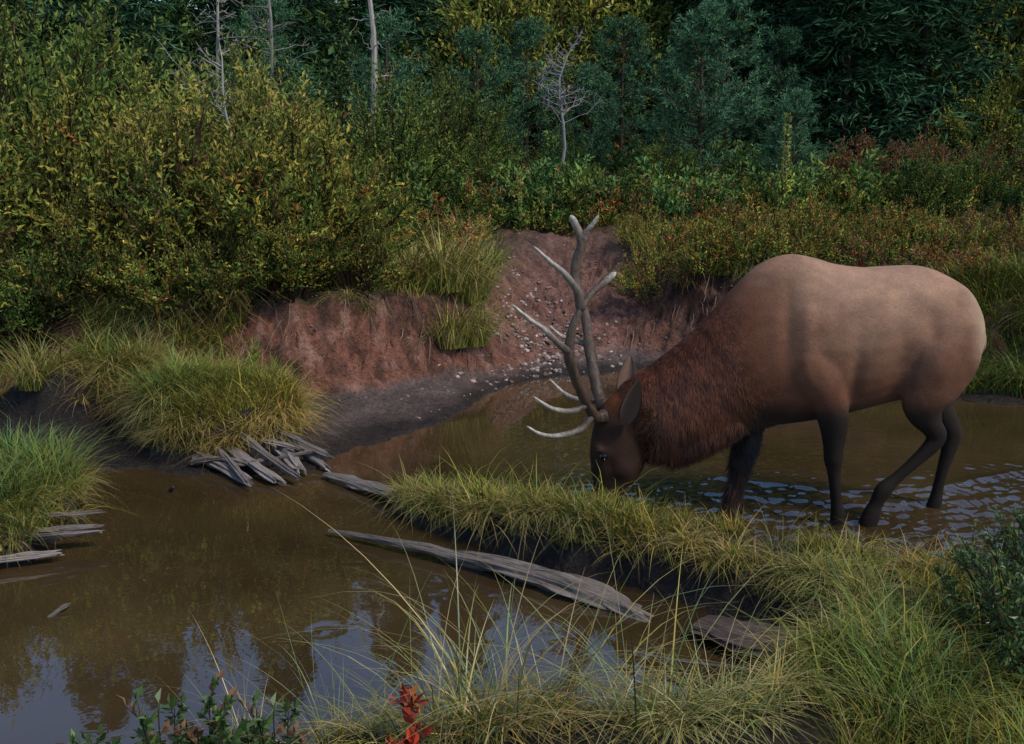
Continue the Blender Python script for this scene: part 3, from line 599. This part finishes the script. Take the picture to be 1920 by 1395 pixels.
# ------------------------------------------------------------------ ELK
elk=bpy.data.objects.new('bull_elk',None);scene.collection.objects.link(elk);elk.location=(1.7,5.6,0)
OFF=np.array([1.7,5.6,0])
EV=[];EF=[];en_=0
def eloft(C,U,W,A,B,k=24,sq=0):
    global en_
    C=np.array(C,float);n=len(C);th=np.arange(k)*2*np.pi/k
    V=C[:,None]+np.array(A)[:,None,None]*np.cos(th)[None,:,None]*U[:,None]+np.array(B)[:,None,None]*(np.sign(np.sin(th))*np.abs(np.sin(th))**(1-sq))[None,:,None]*W[:,None]
    I_=np.arange(n*k).reshape(n,k)+en_;J=np.roll(I_,-1,1)
    EV.extend(V.reshape(-1,3).tolist())
    EF.extend(np.stack([I_[:-1],J[:-1],J[1:],I_[1:]],-1).reshape(-1,4).tolist())
    EF.append(I_[0][::-1].tolist());EF.append(I_[-1].tolist());en_+=n*k
def trunk(pairs,n=5,sq=.12):
    D=catmull(np.array(pairs,float),n)
    T=D[:,0:2];Bm=D[:,2:4];c_=(T+Bm)/2;u=T-Bm;ln=np.linalg.norm(u,axis=1)
    C=np.stack([c_[:,0],D[:,5],c_[:,1]],1);U=np.stack([u[:,0]/ln,0*ln,u[:,1]/ln],1);W=np.tile([0,1.,0],(len(C),1))
    eloft(C,U,W,ln/2,D[:,4],28,sq)
trunk([(2.53,1.06,2.53,.97,.05,5.6),(2.505,1.18,2.52,.90,.11,5.6),(2.43,1.285,2.45,.83,.17,5.6),(2.30,1.36,2.32,.74,.215,5.6),(2.14,1.405,2.14,.675,.24,5.6),(1.94,1.395,1.95,.63,.27,5.6),
 (1.75,1.405,1.76,.58,.28,5.6),(1.58,1.45,1.58,.545,.265,5.6),(1.44,1.46,1.42,.525,.235,5.6),(1.29,1.385,1.32,.51,.20,5.6),
 (1.13,1.215,1.22,.49,.175,5.6),(.99,1.05,1.10,.44,.155,5.6),(.85,.93,.97,.39,.14,5.59),(.72,.835,.86,.36,.125,5.58),(.60,.755,.77,.34,.11,5.56),(.52,.68,.72,.35,.09,5.55)])
trunk([(.56,.71,.75,.42,.08,5.56),(.495,.65,.735,.35,.105,5.56),(.455,.56,.715,.28,.108,5.555),(.43,.44,.68,.225,.104,5.55),(.43,.33,.635,.175,.086,5.55),(.445,.22,.60,.115,.066,5.55),(.46,.13,.58,.05,.057,5.55),(.475,.06,.575,.0,.056,5.55),(.50,.015,.555,-.02,.035,5.55)])
trunk([(.445,.47,.50,.45,.03,5.55),(.44,.43,.50,.41,.115,5.55),(.445,.39,.50,.37,.03,5.55)],3)
def limb(S,n=4):
    D=catmull(np.array(S,float),n);C=D[:,:3];T=np.gradient(C,axis=0);T[:,1]*=.3;T=norm(T)
    W=np.tile([0,1.,0],(len(C),1));U=norm(np.cross(T,W));W=norm(np.cross(U,T))
    eloft(C,U,W,D[:,3],D[:,4],16)
limb([(1.52,5.52,1.20,.12,.08),(1.55,5.475,1.05,.17,.11),(1.60,5.44,.90,.175,.12),(1.66,5.425,.77,.135,.105),(1.705,5.425,.64,.092,.078),(1.725,5.435,.52,.070,.058),(1.73,5.44,.42,.054,.049),(1.735,5.445,.37,.053,.049),(1.745,5.45,.29,.037,.035),(1.765,5.45,.14,.032,.031),(1.78,5.45,.05,.042,.039),(1.765,5.45,-.03,.034,.034),(1.735,5.45,-.13,.052,.045)])
limb([(1.50,5.70,1.15,.10,.07),(1.46,5.74,.95,.14,.10),(1.41,5.76,.74,.125,.095),(1.37,5.75,.57,.09,.07),(1.34,5.73,.44,.066,.056),(1.31,5.70,.34,.054,.048),(1.295,5.69,.29,.051,.045),(1.275,5.67,.21,.037,.035),(1.24,5.645,.07,.033,.031),(1.225,5.635,.0,.042,.038),(1.20,5.63,-.08,.036,.035),(1.17,5.62,-.14,.05,.045)])
limb([(2.30,5.50,1.20,.13,.08),(2.30,5.46,1.06,.18,.12),(2.27,5.435,.93,.195,.125),(2.22,5.425,.80,.17,.11),(2.195,5.42,.70,.135,.088),(2.21,5.435,.62,.095,.065),(2.25,5.445,.555,.062,.048),(2.285,5.45,.50,.054,.042),(2.255,5.45,.44,.045,.038),(2.17,5.45,.35,.034,.032),(2.08,5.45,.26,.034,.031),(2.02,5.45,.195,.048,.040),(1.985,5.45,.12,.039,.034),(1.965,5.45,.06,.050,.042),(1.94,5.45,-.02,.054,.045)])
limb([(2.36,5.70,1.15,.12,.08),(2.37,5.74,.95,.15,.11),(2.37,5.76,.78,.135,.09),(2.40,5.77,.65,.10,.07),(2.44,5.76,.55,.068,.05),(2.495,5.75,.44,.056,.044),(2.49,5.75,.37,.049,.04),(2.465,5.75,.25,.036,.033),(2.44,5.75,.10,.033,.031),(2.43,5.75,.02,.042,.038),(2.40,5.75,-.1,.045,.04)])
trunk([(1.36,.80,1.30,.50,.10,5.6),(1.24,.75,1.20,.46,.13,5.6),(1.10,.66,1.08,.41,.12,5.6),(.95,.60,.96,.36,.10,5.58),(.84,.52,.85,.335,.07,5.57)])
limb([(2.48,5.6,1.12,.03,.03),(2.53,5.6,1.04,.03,.04),(2.545,5.6,.96,.022,.03),(2.54,5.6,.92,.01,.015)])
me=bpy.data.meshes.new('body0');me.from_pydata((np.array(EV)-OFF).tolist(),[],EF);me.update()
tmp=bpy.data.objects.new('tmp',me);scene.collection.objects.link(tmp)
md=tmp.modifiers.new('r','REMESH');md.mode='VOXEL';md.voxel_size=.0105
ms=tmp.modifiers.new('s','SMOOTH');ms.factor=.5;ms.iterations=9
dg=bpy.context.evaluated_depsgraph_get();dg.update()
body=bpy.data.meshes.new_from_object(tmp.evaluated_get(dg));bpy.data.objects.remove(tmp)
nv=len(body.vertices);co=np.empty(nv*3,np.float32);body.vertices.foreach_get('co',co);co=co.reshape(-1,3).astype(float)
W_=co+OFF
no_=np.empty(nv*3,np.float32);body.vertices.foreach_get('normal',no_);no_=no_.reshape(-1,3).astype(float)
GX_=lambda cx,cz,sx1,sz1:np.exp(-(((W_[:,0]-cx)/sx1)**2+((W_[:,2]-cz)/sz1)**2))
dsp=-.026*GX_(2.03,.92,.07,.24)-.024*GX_(1.79,.82,.045,.24)+.018*GX_(2.14,1.27,.06,.07)+.014*GX_(1.53,1.1,.04,.22)-.016*GX_(1.43,1.1,.04,.22)-.016*GX_(2.18,1.12,.05,.1)+.016*GX_(1.63,.80,.06,.08)+.014*GX_(2.22,.92,.07,.12)
dsp+=.008*(fbm(W_[:,0]*8,W_[:,2]*4+W_[:,1]*3,71,2)-.5)
dsp*=sm(.6,.75,W_[:,2])*sm(1.2,1.4,W_[:,0])
# cheek line, eye socket hollow on the head
hdm=sm(.80,.70,W_[:,0])*sm(.70,.60,W_[:,2])
dsp+=hdm*(-.010*GX_(.53,.33,.03,.05)+.010*GX_(.62,.30,.05,.05)-.006*GX_(.55,.24,.05,.03))
co=co+no_*dsp[:,None];W_=co+OFF
body.vertices.foreach_set('co',co.astype(np.float32).ravel())
def elkcol(Wp):
    X,Y,Z=Wp[:,0],Wp[:,1],Wp[:,2];n=fbm(X*5,Z*5+Y*2,81);nf=fbm(X*20+Z*8,Z*26+Y*9,82)
    T=np.array([.335,.198,.132]);Fk=np.array([.140,.060,.036]);Nk=np.array([.115,.038,.018]);Lg=np.array([.015,.010,.008]);Hd=np.array([.034,.016,.010])
    c_=np.tile(T,(len(X),1))
    c_=lerp(c_,Fk[None],sm(1.34,.76,Z+.14*(n-.5)-.14*sm(2.0,2.4,X)))
    c_=lerp(c_,np.array([[.155,.062,.035]]),sm(1.86,1.34,X+.2*(n-.5)+.25*sm(1.1,1.4,Z))*.9)
    c_=lerp(c_,np.array([[.43,.31,.20]]),sm(2.36,2.50,X)*sm(.85,1.0,Z)*.8)
    d=X-(1.10+(1.22-Z)*.45)+.14*(n-.5)
    c_=lerp(c_,Nk[None],sm(.26,-.12,d))
    c_=lerp(c_,Lg[None]*1.8,sm(.74,.60,Z+.05*(n-.5))*sm(1.15,1.35,X))
    c_=lerp(c_,Lg[None],sm(.62,.50,Z)*sm(1.05,1.25,X))
    c_=lerp(c_,Nk[None]*.28,sm(.72,.42,Z+.35*(X-.95))*sm(1.5,1.2,X))
    c_=lerp(c_,Hd[None],sm(.84,.66,X)*sm(.76,.58,Z))
    c_=lerp(c_,np.array([[.20,.06,.02]]),np.exp(-(((X-.53)/.07)**2+((Z-.69)/.05)**2))*.8)
    c_=lerp(c_,np.array([[.095,.045,.026]]),np.exp(-(((X-.49)/.045)**2+((Z-.42)/.028)**2))*.8)
    c_=lerp(c_,np.array([[.012,.008,.007]]),sm(.20,.10,Z)*sm(.85,.75,X))
    c_=lerp(c_,np.array([[.03,.02,.015]]),sm(2.515,2.55,X)*sm(1.0,.9,Z))
    return c_*(.55+.45*n+.45*nf)[:,None]
set_col(body,elkcol(W_));body.materials.clear();body.materials.append(M_hide)
body.polygons.foreach_set('use_smooth',np.full(len(body.polygons),True));body.update()
link('body',body,parent=elk)
nrm=np.empty(nv*3,np.float32);body.vertices.foreach_get('normal',nrm);no_=nrm.reshape(-1,3).astype(float)
X,Z=W_[:,0],W_[:,2]
neck=sm(.16,-.2,X-(1.10+(1.22-Z)*.45))*sm(.56,.80,X+.30*(Z-.40))
headm=sm(.85,.68,X)*sm(.76,.62,Z)
pr=.6+neck*1.5+headm*1.6;pr=pr/pr.sum()
n=125000;ii=rng.choice(nv,n,p=pr);jit=rng.normal(size=(n,3))*.005
nn=no_[ii];jit-=nn*(jit*nn).sum(1,keepdims=True);pp=co[ii]+jit-nn*.003
nk=neck[ii];Zs=Z[ii];Xs=X[ii];hd=headm[ii]
flow=np.stack([.9-.45*nk,0*nk,-.35-.65*nk],1);lg=sm(.7,.5,Zs)*(Xs>1.15);flow=lerp(flow,np.array([[0,0,-1.]]),lg)
flow=lerp(flow,np.array([[.35,0,.9]]),hd)
ph=fbm(Xs*11,Zs*11,91)*8
flow+=np.stack([.35*np.sin(ph),0*ph,.2*np.cos(ph)],1)*nk[:,None]
flow+=rng.normal(size=(n,3))*(.14+.12*nk)[:,None]
flow-=nn*(flow*nn).sum(1,keepdims=True);flow=norm(flow)
low=nk*sm(.70,.42,Zs)
ln=(.017+.030*nk+.040*low)*(.6+.7*rng.random(n))*(1-.35*hd)
lift=.17+.12*nk
D=norm(flow+nn*lift[:,None]);S_=norm(np.cross(D,nn));wd=(.0015+.0012*nk)[:,None]
a_=pp-S_*wd;b_=pp+S_*wd;m1=pp+D*(ln*.6)[:,None];tip=pp+D*ln[:,None]+np.array([0,0,-.25])*(ln*nk*.6)[:,None]
V=np.stack([a_,b_,m1+S_*wd*.6,tip,m1-S_*wd*.6],1).reshape(-1,3)
Fq=np.arange(n)[:,None]*5+np.array([0,1,2,4])[None];Ft=np.arange(n)[:,None]*5+np.array([4,2,3,3])[None]
cl=.6+.9*sm(.3,.7,fbm((Xs+Zs)*45,(Zs-Xs)*9,92))
Cf=elkcol(pp+OFF)*(1+.33*rng.normal(size=(n,1))).clip(.4,2.0)*(1+(cl[:,None]-1)*nk[:,None])*(1+.35*hd[:,None])
mb=MB();mb.add(V,np.vstack([Fq,Ft]),np.repeat(Cf,5,0));link('fur',mb.mesh('fur',M_fur),parent=elk)
def ear(base,tip,nm):
    base=np.array(base);tip=np.array(tip);t=np.linspace(0,1,12);ax=tip-base;L_=np.linalg.norm(ax);ax=ax/L_
    Sd=norm(np.cross(ax,np.array([0.,-1,0.3])));Nn=np.cross(Sd,ax)
    w=.058*np.sin(np.pi*(t*.88+.1))**.75*(1-.15*t);w[0]=.03;w[-1]=.004
    u=np.linspace(-1,1,9);V=[]
    for lay in (0,1):
        for i in range(12):
            for q in u: V.append(base+ax*L_*t[i]+Sd*w[i]*q+Nn*(w[i]*.9*(q*q)-.02)+(-Nn*.006*lay)-OFF)
    F_=[]
    for i in range(11):
        for j in range(8):
            k=i*9+j;F_.append([k,k+1,k+10,k+9]);F_.append([108+k,108+k+9,108+k+10,108+k+1])
        F_.append([i*9,(i+1)*9,108+(i+1)*9,108+i*9]);F_.append([i*9+8,108+i*9+8,108+(i+1)*9+8,(i+1)*9+8])
    F_.append([99+3,99+4,108+99+4,108+99+3])
    C=np.tile([.075,.035,.024],(216,1))*1.0;C[:108]=np.array([.15,.095,.075])
    for i in range(12): C[i*9]=C[i*9+8]=(.035,.018,.012)
    link(nm,fast_mesh(nm,np.array(V),np.array(F_),C,True,M_hide),parent=elk)
ear((.60,5.43,.57),(.655,5.31,.83),'ear_left');ear((.61,5.66,.62),(.665,5.76,.88),'ear_right')
bm=bmesh.new();bmesh.ops.create_uvsphere(bm,u_segments=16,v_segments=12,radius=.024)
m_,nt,p,o_=newmat('eye_material');p.inputs['Base Color'].default_value=(.006,.004,.003,1);p.inputs['Roughness'].default_value=.06
for yy,nm in ((5.448,'eye_left'),(5.652,'eye_right')):
    me=bpy.data.meshes.new(nm);bm.to_mesh(me)
    me.materials.append(m_);link(nm,me,np.array((.495,yy,.385))-OFF,parent=elk)
bm.free()
def antler(nm,segs):
    mb=MB()
    for pts,r0,r1,kind in segs:
        P_=catmull(np.array(pts)-OFF,7);n=len(P_);t=np.linspace(0,1,n);R=(r0+(r1-r0)*t**1.2)*1.2
        if kind==0: R=R*(1+.35*np.exp(-((t-.0)/.03)**2))
        R=R*(1+.05*np.sin(t*37+len(pts)));R[-2:]*=[.8,.15]
        dk_=np.array([.065,.038,.025]);md_=np.array([.145,.105,.08]);lt=np.array([.44,.39,.34])
        C=lerp(np.tile(dk_ if kind==0 else md_*.8,(n,1)),(md_ if kind==0 else lt)[None],sm(.1,.95,t))
        if kind==0: C=lerp(C,lt[None],sm(.86,1,t))
        mb.tube(P_,R,C,12,.85,.18,len(pts))
    link(nm,mb.mesh(nm,M_ant,True),parent=elk)
antler('antler_left',[
 ([(.50,5.50,.60),(.45,5.47,.60),(.40,5.43,.68),(.35,5.38,.79),(.305,5.32,.92),(.292,5.29,1.01),(.305,5.27,1.11),(.345,5.27,1.21),(.40,5.28,1.29),(.47,5.29,1.35),(.527,5.30,1.40)],.029,.014,0),
 ([(.30,5.30,.98),(.24,5.25,1.04),(.16,5.22,1.12),(.08,5.205,1.18),(.0,5.2,1.25)],.021,.006,1),
 ([(.35,5.27,1.21),(.33,5.26,1.31),(.25,5.23,1.41),(.18,5.21,1.47),(.106,5.2,1.54)],.023,.006,1),
 ([(.44,5.46,.62),(.37,5.43,.545),(.25,5.40,.515),(.15,5.385,.53),(.076,5.38,.575)],.021,.005,1),
 ([(.40,5.43,.68),(.33,5.39,.655),(.24,5.36,.665),(.17,5.35,.70),(.11,5.34,.745)],.02,.005,1)])
antler('antler_right',[
 ([(.51,5.61,.62),(.49,5.66,.64),(.475,5.72,.70),(.457,5.78,.80),(.435,5.83,.93),(.42,5.86,1.05),(.385,5.88,1.18),(.352,5.88,1.29),(.36,5.87,1.40),(.383,5.85,1.49),(.36,5.83,1.58),(.32,5.8,1.655)],.029,.016,0),
 ([(.378,5.86,1.46),(.40,5.84,1.54),(.44,5.82,1.60),(.475,5.80,1.655)],.02,.006,1),
 ([(.435,5.83,.93),(.37,5.87,.94),(.28,5.9,.97),(.21,5.9,1.03)],.018,.005,1),
 ([(.485,5.68,.65),(.40,5.72,.63),(.30,5.77,.66),(.21,5.8,.74)],.018,.005,1),
 ([(.475,5.70,.67),(.38,5.72,.58),(.25,5.75,.57),(.13,5.76,.625)],.019,.005,1)])
# ------------------------------------------------------------------ camera / light
cam=bpy.data.cameras.new('camera');co_=bpy.data.objects.new('camera',cam);scene.collection.objects.link(co_)
co_.location=(0,0,2);co_.rotation_euler=(math.radians(90-11.9),0,0);cam.sensor_width=36;cam.lens=36.9;cam.clip_end=1000;cam.clip_start=.05
scene.camera=co_
EL=math.radians(50);RT=math.radians(125)
w=bpy.data.worlds.new('World');scene.world=w;w.use_nodes=True;N=w.node_tree.nodes;L=w.node_tree.links
sky=N.new('ShaderNodeTexSky');sky.sky_type='NISHITA';sky.sun_disc=False;sky.sun_elevation=EL;sky.sun_rotation=RT
sky.ozone_density=5.0;sky.dust_density=.3;sky.air_density=1.2
bg=N['Background'];bg.inputs[1].default_value=.15;L.new(sky.outputs[0],bg.inputs[0])
sl=bpy.data.lights.new('sun','SUN');sl.energy=2.9;sl.angle=math.radians(14);sl.color=(1,.90,.73)
so=bpy.data.objects.new('sun',sl);scene.collection.objects.link(so)
d=Vector((math.sin(RT)*math.cos(EL),math.cos(RT)*math.cos(EL),math.sin(EL)))
so.rotation_euler=d.to_track_quat('Z','Y').to_euler()
scene.view_settings.view_transform='Standard';scene.view_settings.look='None';scene.view_settings.exposure=0
